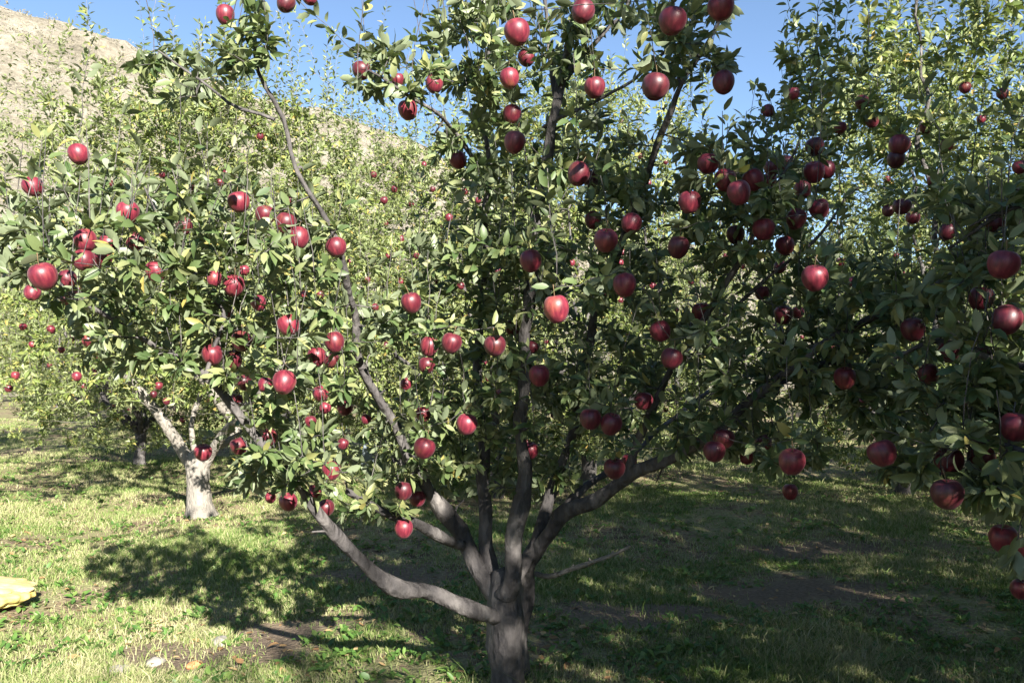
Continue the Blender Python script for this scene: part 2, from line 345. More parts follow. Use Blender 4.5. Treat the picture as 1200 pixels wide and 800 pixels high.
    def emit(s, root, bark, leafm, name='crown', origin=(0, 0, 0)):
        o = np.asarray(origin, float); out = []
        for part, paths in s.limbs:
            me = tubes(part, [(np.asarray(p)-o, r, k, kn) for p, r, k, kn in paths]); out.append(link(part, me, root, bark))
        Z = s.L; pos = np.array([l[0] for l in Z])-o
        me = leaf_mesh(name, pos, np.array([l[1] for l in Z]), np.array([l[2] for l in Z]), np.array([l[3] for l in Z]), np.array([l[4] for l in Z]), s.rng, s.fine)
        out.append(link(name, me, root, leafm)); return out

# ---------------------------------------------------------------- apples of the near trees: x, y, diameter in the photo, tree, label
APPLES = [
 (92,181,26,0,'sunlit pinkish apple alone among pale leaves above the big left cluster'),
 (39,219,26,0,'half shaded apple near the left edge, left of and below a pink one'),
 (150,249,28,0,'round pink sunlit apple just above the pair touching side by side at left'),
 (100,282,28,0,'left apple of the sunlit touching pair on the left side'),
 (127,286,26,0,'right apple of the sunlit touching pair, a leaf shadow across it'),
 (158,283,24,0,'mostly shaded apple behind leaves just right of the touching pair'),
 (98,305,28,0,'very dark apple in deep shade directly under the touching pair'),
 (120,304,24,0,'dark maroon apple in shade under the right one of the touching pair'),
 (51,324,34,0,'largest dusky apple near the left edge, with a pale twig crossing under it'),
 (38,343,20,0,'dark apple half hidden below the largest dusky apple at the left edge'),
 (79,327,22,0,'apple touching the right side of the largest dusky left apple'),
 (91,343,14,0,'small shiny apple tip under the cluster at left, upper of two small ones'),
 (77,351,14,0,'small shiny apple tip under the cluster at left, lower of two small ones'),
 (183,318,26,0,'bright coral apple hanging alone right of the left cluster, against pale leaves'),
 (216,265,22,0,'small apple half covered by leaves between the lone pink apple and the row of four'),
 (280,237,28,0,'first and highest apple of the descending row of four, a leaf shadow on its right'),
 (311,252,25,0,'second apple of the descending row of four, crossed by narrow leaves'),
 (335,262,26,0,'third apple of the descending row of four, a leaf across its lower edge'),
 (350,279,27,0,'fourth and lowest apple of the descending row of four, fully sunlit'),
 (394,290,27,0,'round sunlit apple right of the descending row of four'),
 (274,335,27,0,'bright red sunlit apple with a paler half hidden one touching its left side'),
 (251,327,20,0,'pale half hidden apple touching the left side of a bright red one'),
 (286,317,14,0,'small dark apple piece above and right of the bright red sunlit apple'),
 (303,355,20,0,'partly leaf covered apple below and right of the bright red sunlit apple'),
 (267,365,12,0,'small pink apple showing through leaves left of a partly covered one'),
 (338,381,28,0,'apple with a sharp dark shadow over its right half, alone above the lower left group'),
 (283,400,26,0,'dark apple with small bright spots, just up and right of a fully lit round one'),
 (249,416,27,0,'fully lit round apple left of two dark ones, above the grey limb'),
 (273,422,24,0,'nearly black apple in shade touching the right side of a fully lit round one'),
 (392,401,26,0,'upper right apple of a sunlit trio, with a dark twig shadow across the top'),
 (371,418,24,0,'lower left apple of the sunlit trio, its top in shade'),
 (388,422,20,0,'black shaded apple tucked between the two lit ones of the trio'),
 (286,448,20,0,'pink apple partly hidden by a green leaf, left of the large sunlit low one'),
 (311,451,20,0,'apple squeezed between a leaf and the large sunlit low apple'),
 (333,448,29,0,'large sunlit apple, blossom end towards the camera, lower left part of the tree'),
 (376,461,22,0,'apple with shaded cap and lit base, right of the large low sunlit apple'),
 (277,468,12,0,'tiny visible piece of apple under a forked twig in the lower left foliage'),
 (238,530,22,0,'dark apple with a bright triangle of light, hanging in the fork of the pale trunk'),
 (280,523,22,0,'pink apple just right of the pale forked trunk, a leaf over its right side'),
 (314,512,24,0,'glossy apple with shadowed lower half between the pale forked trunk and the centre tree'),
 (388,551,24,0,'pale pink apple with finger shaped shadow at its top, low on the left limb'),
 (368,577,20,0,'apple hanging beside the low left limb, upper of two close together'),
 (382,595,22,0,'dusky apple lying against the low left limb, lower of two close together'),
 (338,588,24,0,'dark red apple with one lit corner, lowest of the left foliage'),
 (317,583,12,0,'tiny red apple left of the dark one with a lit corner'),
 (104,399,17,0,'small round bright red apple against deep shade at left'),
 (364,494,14,0,'small apple with a pink glint in the shade above the low left limb'),
 (381,478,14,0,'small red apple right under the one with shaded cap and lit base'),
 (404,478,20,0,'dark apple crossed by curved dry leaves in the lower left foliage'),
 (402,520,14,0,'bright red small apple beside the pale slab seen through the branches'),
 (429,491,14,0,'small red apple deep in the foliage above the dark left limb'),
 (264,18,24,0,'apple against the sky on the tall shoot at upper left'),
 (335,4,24,0,'left of two apples cut by the top edge of the photo at upper left'),
 (363,-3,20,0,'right of two apples cut by the top edge of the photo at upper left'),
 (424,83,24,0,'apple against the sky with a pale yellow leaf over its right side'),
 (466,94,18,0,'small shaded apple tucked under pale sunlit leaves against the sky'),
 (509,99,23,0,'apple with a round dark shadow spot, right end of the sunlit spray against the sky'),
 (478,129,25,0,'apple hanging below the sunlit spray, against open blue sky'),
 (537,188,22,0,'dark apple at the edge of open sky, left of the central stems'),
 (603,167,27,0,'dark purple apple hanging left of the central leader, high up'),
 (606,38,34,0,'large black shaded apple behind leaves near the top of the central leader'),
 (617,68,22,0,'vivid pink backlit apple beside the top of the central leader'),
 (600,134,24,0,'dark shaded apple just above the dark purple one, left of the leader'),
 (597,92,26,0,'dim apple among dark leaves under the vivid pink one'),
 (683,14,30,0,'dark apple cut by the top edge of the photo at the central leader'),
 (678,204,29,0,'left and front apple of a touching pair right of the central leader'),
 (692,210,22,0,'right and rear apple of a touching pair right of the central leader'),
 (697,103,28,0,'dark round apple against blue sky on a thin branch right of the leader'),
 (768,102,34,0,'big tapered crimson apple against the sky, second from right of the upper three'),
 (788,25,36,0,'big dark apple close to the top edge, left of the one cut by it'),
 (845,9,34,0,'big dark apple cut by the top edge of the photo, right of centre'),
 (848,97,28,0,'squarish crimson apple hanging under a long leaf against the sky'),
 (710,282,31,0,'large glossy crimson apple right of the central stems with a bright highlight'),
 (695,258,22,0,'dark apple directly above the large glossy crimson one'),
 (740,262,26,0,'dark apple hidden behind a drooping leaf, at the foot of the slanting upper stem'),
 (795,290,28,0,'apple with a lit right rim hanging alone against bright background leaves'),
 (732,334,30,0,'dull purple shaded apple below the large glossy crimson one'),
 (652,362,34,0,'large dim purple apple in front of the central stems'),
 (622,306,28,0,'shaded violet apple overlapping the central leader'),
 (482,355,26,0,'apple red at left and nearly black at right, left of the thin upright stem'),
 (503,406,24,0,'left apple of the bright pair beside the thin upright stem'),
 (529,402,27,0,'right apple of the bright pair beside the thin upright stem'),
 (500,428,22,0,'dark apple right below the bright pair'),
 (580,405,28,0,'dim dark red apple between the two upright centre stems'),
 (601,384,20,0,'small violet apple above a leaf, between the two upright centre stems'),
 (624,407,16,0,'orange pink sliver of apple catching the sun on the central stem'),
 (632,440,26,0,'very dark apple behind the central stem below the sunlit sliver'),
 (774,388,26,0,'upper one of two crimson apples hanging by a big pale leaf right of centre'),
 (787,420,28,0,'lower one of two crimson apples, its right side brightly lit'),
 (692,491,28,0,'left one of a dark red pair hanging low right of the central stems'),
 (716,497,28,0,'right one of a dark red pair hanging low right of the central stems'),
 (754,470,24,0,'apple with one bright pink glint above the right main limb'),
 (720,549,27,0,'dark apple resting on the upper side of the right main limb'),
 (737,541,20,0,'red lit apple behind the dark one on the right main limb'),
 (622,528,20,0,'small dim apple in the shade behind the central stems'),
 (496,485,21,0,'dull red apple beside a pale round leaf, above the dark left limb'),
 (547,497,27,0,'very dark apple between the left limb and the thin upright stem'),
 (497,525,28,0,'blackish apple hanging over the dark left limb'),
 (473,619,24,0,'dark apple hanging from the sawn off limb at lower left of centre'),
 (473,575,24,0,'left one of a shaded pair above the sawn off limb'),
 (489,584,22,0,'right and redder one of a shaded pair above the sawn off limb'),
 (476,450,16,0,'small mottled apple above the upper end of the dark left limb'),
 (830,192,28,0,'upper left dark apple of the big dark cluster right of centre'),
 (850,211,28,0,'middle dark apple of the big dark cluster with a vivid red left edge'),
 (883,211,27,0,'brightly lit apple at the right end of the big dark cluster'),
 (866,226,30,0,'lowest dark apple of the big dark cluster'),
 (808,237,28,0,'dark apple alone below left of the big dark cluster, on a bare twig'),
 (905,197,22,0,'dusky apple behind a leaf, right of the brightly lit one'),
 (921,191,18,0,'small dusky apple with a round highlight, upper right of the big dark cluster'),
 (902,211,18,0,'deep red apple sliver touching the brightly lit one'),
 (955,172,24,0,'crimson apple above a touching pair in the upper right foliage'),
 (954,202,26,0,'left apple of the touching pair in the upper right foliage'),
 (969,199,22,0,'right darker apple of the touching pair with a pale rim'),
 (941,222,22,0,'nearly black apple below the touching pair in the upper right foliage'),
 (960,245,26,0,'bright crimson apple with wide highlight, below the touching pair'),
 (933,257,26,0,'dark red apple touching the lower left of the bright crimson one'),
 (895,269,28,0,'glossy ruby apple with a curved highlight, at the top of the slanting stem'),
 (862,275,24,0,'dark apple with a lit red right wedge, left of the glossy ruby one'),
 (920,288,25,0,'dim maroon apple hanging lowest right of the glossy ruby one'),
 (1054,170,26,2,'upper dark apple of a stacked pair against bright leaves at upper right'),
 (1050,187,22,2,'lower dark apple of a stacked pair against bright leaves at upper right'),
 (1057,242,22,2,'dark violet apple of a touching trio at right'),
 (1041,247,16,2,'small dark apple at the left end of the touching trio'),
 (1070,255,17,2,'pink sunlit apple at the right end of the touching trio'),
 (1131,103,14,2,'single small dark apple high at upper right near the sky'),
 (893,343,19,0,'small bright red egg shaped apple beside the fork of dark stems at right'),
 (918,369,24,0,'dusky apple with a bright pink right neighbour, above the long grey limb'),
 (935,366,16,0,'pink mottled apple touching the right side of a dusky one'),
 (955,326,32,0,'large blackish red apple in shade above the long grey limb'),
 (914,313,16,0,'small pink highlighted apple on a thin twig left of the blackish red one'),
 (822,366,24,0,'dim purple apple behind the dark slanting stem'),
 (990,443,28,0,'dark apple with a purple sheen just below the long grey limb'),
 (848,514,27,0,'upper dark red apple of the low trio at right of the main limb'),
 (837,529,28,0,'lower left dark red apple of the low trio'),
 (895,519,22,0,'small dark red apple between the low trio and a large one'),
 (928,541,34,0,'large dark apple with a glowing red base, above a small one'),
 (875,536,18,0,'smallest apple at the right of the low trio'),
 (926,576,20,0,'small apple with a shiny red spot hanging lowest in the gap over the grass'),
 (1034,531,36,1,'big purple red apple with a curved highlight over the sunlit grass strip'),
 (1112,541,34,1,'dull orange red apple among dark leaves at lower right'),
 (1110,579,40,1,'largest and dimmest apple, hanging under the dull orange one'),
 (1150,537,34,1,'brownish green apple right of the dull orange red one'),
 (1176,631,34,1,'red apple with a curved shine hanging lowest near the right edge'),
 (1199,642,24,1,'apple cut by the right edge beside the lowest shiny red one'),
 (1180,375,37,1,'big dull red apple in deep shade near the right edge'),
 (1150,350,30,1,'shaded red apple left of the big dull red one near the right edge'),
 (1112,412,26,1,'orange tinted apple with a pale lit top below a green leaf at right'),
 (1152,413,14,1,'tiny glowing orange piece of apple in the dark right foliage'),
 (1088,438,26,1,'dark red apple just below the orange tinted one'),
 (1070,386,30,1,'almost black apple left of the green lit leaf at right'),
 (1176,310,38,1,'very large dark apple pressed against the right edge, above the dull red one'),
 (1166,262,22,1,'purple apple with a lilac shine near the right edge'),
 (1110,272,22,2,'red apple crossed by leaves left of the purple one'),
 (1190,500,38,1,'maroon apple cut by the right edge, level with the low leaves'),
 (1195,196,18,2,'bright red apple cut by the right edge high up'),
 (1196,690,24,1,'dark apple at the right edge over the shaded grass'),
]
for i, a in enumerate(APPLES): assert 4 <= len(a[4].split()) <= 18, a
BG = [(265,203),(258,214),(270,215),(383,215),(497,193),(507,222),(520,214),(526,255),(517,267),(30,369),(27,383),(47,425),(18,440),(90,441),(122,466),(155,468),(170,467),(120,483),(150,480),
 (511,330),(583,317),(597,348),(430,328),(424,333),(410,307),(660,277),(677,145),(728,143),(750,183),(768,152),(780,190),(727,308),(730,296),(670,308),(676,311),(710,345),(727,352),(793,363),(834,270),
 (870,312),(985,308),(990,312),(1040,210),(1093,213),(1022,143),(978,390),(963,380),(1040,282),(1050,300),(925,452),(975,410),(565,380),(622,345),(567,425),(572,443),(452,405),(430,440),(618,518),
 (648,487),(735,392),(740,415),(645,565),(350,348),(356,345),(330,352),(375,345),(195,470),(180,462),(205,478),(225,480),(60,400),(75,435),(110,436),(145,430),(455,300),(470,280),(540,335),(440,360),
 (700,395),(765,335),(810,330),(850,300),(905,385),(940,395),(1000,330),(1020,370),(1060,320),(800,190),(760,215),(900,130),(930,110),(985,150),(1010,120),(1085,150),(1110,170),(1150,140),(1175,110),
 (960,480),(1010,470),(1130,470),(870,455),(780,480),(640,400),(585,460),(530,465),(305,160),(340,235),(225,220),(190,205),(60,215),(20,250),(130,215),(400,255),(450,235),(560,235),(12,392),(38,404),(58,428),(72,410),(98,452),(134,474),(186,452),(214,492),(245,470),(262,492),(438,205),(462,222),(482,240),(452,262),(540,300),(545,225),(488,300),(8,412),(86,396),(60,386),(112,420),(10,455),(470,330),(530,280)]
rngA = np.random.default_rng(5)
NEAR = []
for (x, y, d, tr, lab) in APPLES:
    D = .083*F/d
    if tr == 0:
        lo, hi = 2.35, 3.75
        if d < 20: D = 3.3+rngA.uniform(0, .5)                 # small = partly hidden behind leaves
        D = min(max(D, lo), hi)
    elif tr == 1: D = min(max(D, 2.05), 2.6)
    else: D = min(max(D, 3.6), 4.9)
    r = d*D/F/2
    if d < 20 and tr != 2: r = max(r, .026)
    NEAR.append((P(x, y, D), r, tr, lab))

# ---------------------------------------------------------------- the central apple tree
def PL(seq): return [P(a, b, c) for a, b, c, r in seq], [r*c/F for a, b, c, r in seq]
def region(rng, cx, cy, rx, ry, D, rz, n):
    out = []
    while len(out) < n:
        v = rng.uniform(-1, 1, 3)
        if v@v <= 1: out.append(P(cx+v[0]*rx, cy+v[1]*ry, D+v[2]*rz))
    return out
T0 = Tree(11, True)
root0 = P(593, 835, 3.6); root0[2] = 0
T0.limb(*PL([(596,842,3.6,34),(594,815,3.6,23),(593,770,3.6,20),(592,730,3.6,20),(592,700,3.6,20),(594,670,3.62,16)]), 20, .3, .0, 'trunk')
LIMBS0 = [
 [(590,728,3.58,13),(560,715,3.5,13),(520,700,3.45,12),(465,690,3.35,12),(425,660,3.25,10.5),(385,610,3.15,10),(345,562,3.05,8.5),(305,518,3.0,7.5),(265,465,2.95,6.5),(215,425,2.9,6),(150,385,2.85,5),(90,345,2.8,4),(40,315,2.75,2.5)],
 [(588,705,3.6,15),(560,665,3.65,15),(535,620,3.7,15),(505,570,3.65,13),(470,512,3.55,9.5),(440,465,3.45,7.5),(418,410,3.35,6),(408,345,3.2,5.5),(398,295,3.1,4.5),(358,215,3.0,4),(325,140,2.95,3.5),(304,85,2.9,3),(300,20,2.9,2.3),(297,-40,2.9,1.5)],
 [(545,640,3.66,10),(500,622,3.5,8.5),(460,602,3.35,7.5),(425,588,3.25,7),(408,578,3.2,6.5)],
 [(590,700,3.62,14),(572,640,3.68,13),(567,570,3.72,10),(564,480,3.75,8),(561,400,3.75,7),(564,330,3.7,6.5),(569,270,3.65,6),(572,200,3.6,5),(566,120,3.55,4),(570,50,3.5,3),(560,-30,3.5,2)],
 [(594,695,3.55,17),(603,640,3.5,16),(611,560,3.5,12),(610,460,3.5,11),(616,380,3.5,11),(626,320,3.5,11),(632,255,3.45,10.5),(641,190,3.45,9.5),(652,130,3.4,9),(660,85,3.4,8),(672,30,3.35,6),(690,-40,3.3,4)],
 [(657,95,3.4,6),(690,60,3.35,4.5),(712,35,3.3,3.5),(735,5,3.3,2.5),(750,-30,3.3,1.5)],
 [(652,120,3.42,5),(645,60,3.5,4),(642,10,3.5,3),(636,-40,3.5,2)],
 [(600,690,3.65,13),(625,630,3.75,12),(648,570,3.85,10),(672,500,3.85,8),(688,420,3.8,7),(704,345,3.7,6.5),(742,245,3.5,6),(774,160,3.3,5),(806,90,3.15,4),(845,25,3.05,3),(865,-30,3.0,2)],
 [(606,842,3.82,12),(611,780,3.82,11),(617,700,3.8,11),(626,645,3.74,12),(652,607,3.65,13),(700,585,3.55,12),(740,555,3.45,11),(795,537,3.3,9),(850,495,3.2,8),(900,450,3.1,7.5),(955,410,3.0,7),(1015,372,2.9,6.5),(1090,335,2.8,5),(1150,300,2.7,3)],
 [(735,558,3.46,8),(760,480,3.4,7),(800,412,3.3,6),(842,345,3.15,5.5),(876,288,3.05,4),(900,230,3.0,3),(930,170,3.0,2)],
 [(815,395,3.25,4.5),(860,362,3.2,4),(900,325,3.2,3.5),(960,270,3.2,2.5),(1010,220,3.3,1.8)],
 [(636,150,3.45,4),(672,132,3.35,3.6),(715,112,3.25,3.2),(755,85,3.15,2.8),(800,45,3.05,2)],
 [(572,205,3.6,4),(545,170,3.4,3.6),(512,130,3.2,3),(480,105,3.05,2.5),(432,85,2.95,1.8)],
 [(634,628,3.76,8),(675,578,3.9,7),(730,545,4.1,5),(770,505,4.3,4),(830,460,4.5,3)],
 [(322,140,2.95,3),(280,125,2.95,2.6),(235,95,3.0,2.2),(190,60,3.05,1.5)],
 [(880,470,3.15,5),(930,445,3.2,4.5),(975,425,3.2,4),(1030,440,3.2,3),(1080,480,3.1,2)],
 [(240,445,2.93,4),(262,380,2.95,3.6),(235,335,3.0,3),(200,280,3.0,2),(170,220,3.0,1.5)],
]
for i, L_ in enumerate(LIMBS0):
    T0.limb(*PL([(a, b, c, r*.7) for a, b, c, r in L_]), 16 if i in (0, 1, 4, 8) else 10, .42, .028)
REG0 = [(120,280,135,95,2.85,.45,60),(290,290,110,85,2.95,.45,55),(330,410,95,75,3.0,.45,55),(185,390,100,50,2.9,.4,30),(345,540,70,50,3.05,.35,26),
 (285,55,50,70,2.9,.25,16),(205,80,50,40,3.0,.2,12),(470,80,60,30,3.0,.25,22),(560,55,60,70,3.45,.4,44),(585,190,80,70,3.5,.4,44),(665,50,55,60,3.35,.35,20),
 (730,15,50,30,3.2,.3,12),(550,300,90,50,3.55,.45,40),(520,380,100,60,3.5,.5,45),(505,480,90,50,3.5,.5,34),(625,430,90,100,3.6,.55,60),(625,310,80,60,3.4,.5,30),
 (725,225,65,60,3.4,.4,30),(735,340,70,60,3.5,.5,42),(715,460,80,60,3.6,.5,46),(810,50,55,70,3.1,.3,26),(840,190,60,50,3.1,.4,26),(860,270,70,50,3.1,.4,28),
 (930,240,70,70,3.1,.4,42),(870,400,80,70,3.2,.5,46),(840,505,90,35,3.3,.4,28),(960,430,80,60,3.1,.4,40),(1010,350,90,70,3.0,.4,42),(930,530,55,22,3.1,.3,12),
 (1040,470,70,55,3.0,.35,36),(450,590,50,30,3.4,.3,8),(680,180,30,80,3.4,.3,10),(590,545,100,45,3.8,.35,40),(480,540,60,40,3.6,.3,16)]
tg = []
for q in REG0: tg += region(T0.rng, *q[:6], max(3, int(q[6]*(1.25 if q[0] < 400 and q[1] > 150 else .85 if q[1] > 370 and q[0] < 800 else .9))))
for a, r, tr, lab in NEAR:
    if tr == 0: tg.append(a+np.array([0, 0, r*1.55]))
T0.grow(tg, 19, .055, .35, .36, (.12, .36))
LIT = [(a, r) for a, r, tr, l in NEAR if any(k in l for k in ('sunlit', ' lit', 'bright', 'pink', 'glossy', 'coral', 'glow', 'vivid', 'row of four', 'shadow over', 'touching pair at left', 'spray')) and not any(k in l for k in ('very dark', 'nearly black', 'black shaded', 'dark maroon', 'dark apple tucked'))]
T0.cull([(a, r*1.08) for a, r, tr, l in NEAR]+[(P(x, y, 9.), .055) for x, y in BG]+[(P(435, 528, 11.), .13)], .14, LIT)
e0 = empty('apple_tree', tuple(root0), 'nearest apple tree in the middle, dark trunk splitting low into many apple laden limbs', 'tree', 'apple trees of the orchard')
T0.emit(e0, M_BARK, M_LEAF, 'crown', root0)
# bare dead twig off the rear stem
tw, rr = smooth_path([P(628,672,3.78)-root0, P(650,672,3.7)-root0, P(685,663,3.6)-root0, P(715,650,3.55)-root0, P(738,638,3.5)-root0], [.015, .012, .011, .009, .006], .03, .012, 4)
tp = [(tw, rr, 6, .5)]
for k in range(3, len(tw)-1, 3):
    dv = np.array([(-1)**k*.01, -.01, .022]); tp.append((np.array([tw[k], tw[k]+dv]), [.005, .003], 5, 0))
link('twig', tubes('twig', tp), e0, M_BARK_PALE)['label'] = 'bare pale dead twig low on the right of the trunk'

# ---------------------------------------------------------------- generic orchard trees
def crown_targets(rng, n, rad=2.1, top=4.5, low=.35, shell=.55, keep=None):
    out = []
    while len(out) < n:
        z = rng.uniform(low, top); t = (z-low)/(top-low)
        rz = rad*(math.sin(math.pi*min(1, .24+.64*t))**.55 if t < .97 else .3)*(1-.25*t)
        th = rng.uniform(0, 6.283); q = rng.random()**shell
        lump = 1+.22*noise.noise(Vector((math.cos(th)*1.7, math.sin(th)*1.7, z*1.1+rad*7)))*2
        p = np.array([math.cos(th)*rz*q*lump, math.sin(th)*rz*q*lump, z])
        if keep is None or keep(p): out.append(p)
    return out
def vase(T, rng, off=np.zeros(3), n=6, r=.085, fork=.55, spread=1.45, top=3.6, custom=None, side=8):
    T.limb([off+np.array([0, 0, -.05]), off+np.array([.01, 0, .2]), off+np.array([0, .02, fork]), off+np.array([0, 0, fork+.15])], [r*1.35, r*1.05, r, r*.7], side+2, .3, 0, 'trunk')
    for i in range(n):
        a = i/n*6.283+rng.uniform(-.3, .3); s = spread*rng.uniform(.75, 1.15); d = np.array([math.cos(a), math.sin(a), 0]); h = top*rng.uniform(.8, 1.05)
        T.limb([off+np.array([0, 0, fork-.05]), off+d*s*.3+np.array([0, 0, fork+.35]), off+d*s*.7+np.array([0, 0, fork+.95]), off+d*s*.95+np.array([0, 0, h*.62]), off+d*s*1.05+np.array([0, 0, h])],
               [r*.62, r*.5, r*.36, r*.22, .008], side, .25, .08)
ROW = 'apple trees of the orchard'
def make_variant(seed, label, loc, n=740, leaves=24, **kw):
    T = Tree(seed, False); vase(T, T.rng, n=5+seed % 3)
    T.grow(crown_targets(T.rng, n, **kw), leaves, .072, .45, .4, (.3, .95))
    for z in ([4.3, 5.0] if kw else []): T.grow([(x*2.7, y*2.7, z+x*.2) for x, y in T.rng.uniform(-.8, .8, (45, 2))], 12, .062, 1., .4, (.5, 1.2))
    e = empty('apple_tree', loc, label, 'tree', ROW)
    parts = T.emit(e, M_BARK, M_LEAF_SUNLIT); return e, parts
# tree with the pale forked trunk, left
TL = Tree(21, False); lt = np.array([-3.31, 8.73, 0.])
def W(x, y, D): return P(x, y, D)-lt
TL.limb([W(236,606,8.73), W(234,590,8.73), W(232,565,8.73), W(231,543,8.73), W(230,530,8.73)], [.18, .135, .12, .125, .09], 14, .12, 0, 'trunk')
for q in ([(228,552,8.73,9),(214,528,8.7,8),(196,500,8.6,7),(170,465,8.5,6),(130,420,8.3,4),(90,350,8.2,3)],
          [(234,552,8.73,9),(248,530,8.7,7.5),(262,508,8.5,6),(285,480,8.3,5),(330,430,8.1,4),(370,340,8,2.5)],
          [(231,540,8.73,7),(224,500,8.9,6),(236,460,9.0,6),(262,400,9.1,5),(270,300,9.2,3.5),(280,200,9.2,2)],
          [(252,524,8.7,6),(280,505,8.9,5),(262,480,8.8,6),(236,445,8.6,5),(205,420,8.3,4),(190,330,8.0,3),(180,220,7.9,1.5)]):
    TL.limb([W(a, b, c) for a, b, c, r in q], [r*c/F*(.5 if q[0][1] == 540 else .9) for a, b, c, r in q], 9, .12, .0)
TL.grow([p for p in crown_targets(TL.rng, 1250, 2.65, 4.45, 1.0)], 23, .068, .4, .4, (.25, .8))
def top_shoots(T, n, rad, z0, z1, sl, off=0):
    th = T.rng.uniform(0, 6.283, n); q = rad*np.sqrt(T.rng.random(n)); T.grow([(q[i]*math.cos(th[i]), q[i]*math.sin(th[i]), T.rng.uniform(z0, z1)) for i in range(n)], 12, .062, 1., .4, sl)
top_shoots(TL, 60, 2.5, 3.7, 4.4, (.5, 1.15))
TL.L = [l for l in TL.L if not (l[0][2] < 1.2 and abs(l[0][0]+.1) < .75 and l[0][1] < .6) and not (l[0][2] < .95 and abs(l[0][0]) < 1.)]
eL = empty('apple_tree', tuple(lt), 'apple tree at left whose pale grey trunk forks like a Y in full sun', 'tree', ROW)
TL.emit(eL, M_BARK_PALE, M_LEAF_SUNLIT)

VAR = [make_variant(31, 'apple tree with a dark shaded trunk just behind the pale forked one', (-6.0, 13.2, 0)),
       make_variant(32, 'sunlit apple tree directly above the right main limb of the central tree', (1.0, 10.8, 0)),
       make_variant(33, 'apple tree behind the right part of the central tree, over the sunlit grass strip', (4.9, 10.2, 0))]
HL = make_variant(35, 'high crowned tree cut by the left edge, its leaves over the rocky hill', (-8.3, 10.5, 0), 950, 20, rad=2.7, top=5.2, low=2.1)
for q in VAR[1:]: q[0].scale = (1.15, 1.15, 1.15)
bgtrees = [HL, (VAR[0][0], VAR[0][1]), (VAR[1][0], VAR[1][1]), (VAR[2][0], VAR[2][1])]
def copy_tree(src, loc, rot, s, label):
    r = src[0].copy(); COL.objects.link(r); r.location = loc; r.rotation_euler = (0, 0, rot); r.scale = (s, s, s); r['label'] = label
    ps = []
    for ch in src[1]:
        c = ch.copy(); COL.objects.link(c); c.parent = r; ps.append(c)
    bgtrees.append((r, ps)); return r
SPOTS = [
 (2, -.2, 10.0, .9, 1.0, 'sunlit tree right behind the trunk and centre stems of the nearest tree'),
 (1, 7.1, 9.9, 3.4, 1.1, 'tree behind the low dark apples at lower right'),
 (0, -3.9, 13.2, 5.2, 1.0, 'tree standing in deep shade right behind the pale forked one'),
 (1, -9.8, 19.2, 1.1, 1.0, 'second tree behind the pale forked one, its trunk small beside the open grass'),
 (2, -13.8, 25.5, 2.3, 1.0, 'small distant tree left beside the grass aisle, third behind the forked one'),
 (0, -18.0, 32.5, 3.9, 1.05, 'farthest tree of the left row where the grass aisle meets the foliage'),
 (2, -1.7, 12.0, 4.4, 1.05, 'sunlit tree seen in the gap between the pale forked trunk and the central tree'),
 (0, -4.2, 19.0, .6, 1.1, 'pale tree whose top shoots stand against the sky left of the central tree'),
 (1, -8.0, 25.0, 5.1, 1.1, 'distant tree below the hill behind the left row, tall shoots over the slope'),
 (2, 8.6, 11.6, 1.9, 1.1, 'tree far right behind the dark low branches, partly cut by the right edge'),
 (0, 3.6, 17.0, 2.9, 1.1, 'second row tree filling the background right of the central leader'),
 (1, 8.0, 18.0, 4.0, 1.1, 'second row tree at right with its top against the white bright sky'),
 (2, 13.0, 18.5, 3.3, 1.1, 'second row tree behind the right edge foliage'),
 (1, -.5, 23.0, 2.0, 1.15, 'third row tree behind the central stems'),
]
for v, x, y, ro, s, lab in SPOTS: copy_tree(VAR[v], (x, y, 0), ro, s, lab)
FARL = ['leftmost far tree of the hazy line under the hill', 'second far tree from left in the line under the hill', 'third far tree from left in the line under the hill',
        'fourth far tree from left in the line under the hill', 'fifth far tree from left in the line under the hill', 'sixth far tree from left in the line under the hill', 'rightmost far tree of the line under the hill']
for i, (x, y) in enumerate([(-25, 40), (-17, 39), (-10, 34), (-3, 31), (5, 28), (12, 27), (19, 29)]):
    copy_tree(VAR[i % 3], (x, y, 0), i*1.3, 1.15, FARL[i])

# near-right tree (trunk outside the frame, dark branches hang into it), and the brighter tree beyond it
def cam_out(off, m=.68):
    def f(p):
        q = p+off; return not (q[1] > .2 and abs(q[0])/q[1] < m) and not (q[1] <= .2 and np.linalg.norm(q[:2]) < 1.0)
    return f
TN = Tree(41, True); on = np.array([2.95, .95, 0.])
vase(TN, TN.rng, on, 6, .10, .6, 1.6, 4.6, side=8)
for q in ([(1900,560,1.7,9),(1600,500,1.9,7),(1300,440,2.1,5),(1180,430,2.25,4),(1100,400,2.4,3),(1040,420,2.5,1.8)],
          [(1850,600,1.7,8),(1500,600,1.8,6),(1280,560,1.95,4.5),(1180,520,2.1,3.5),(1090,510,2.3,2.2)],
          [(1800,450,1.8,8),(1500,330,2.0,6),(1300,250,2.2,4),(1190,240,2.35,3),(1110,290,2.5,2)]):
    TN.limb(*PL(q), 8, .2, .02)
tn = [p+on for p in crown_targets(TN.rng, 1500, 2.35, 5.6, .8, keep=cam_out(on, .84))]  # out-of-frame crown packed thick so its shade reaches the central tree
TN.grow(tn, 30, .07, .15, .3, (.12, .3)); tn = []
for q in [(1130,390,90,100,2.35,.25,60),(1140,545,65,45,2.2,.2,30),(1150,250,70,60,2.5,.25,26),(1185,610,30,40,2.1,.12,8),(1170,470,60,50,2.3,.2,22),(1060,540,30,18,2.4,.1,5)]: tn += region(TN.rng, *q)
for a, r, tr, lab in NEAR:
    if tr == 1: tn.append(a+np.array([0, 0, r*1.55]))
TN.grow(tn, 17, .056, .25, .65, (.12, .4)); TN.cull([(a, r*1.2) for a, r, tr, l in NEAR], .06)
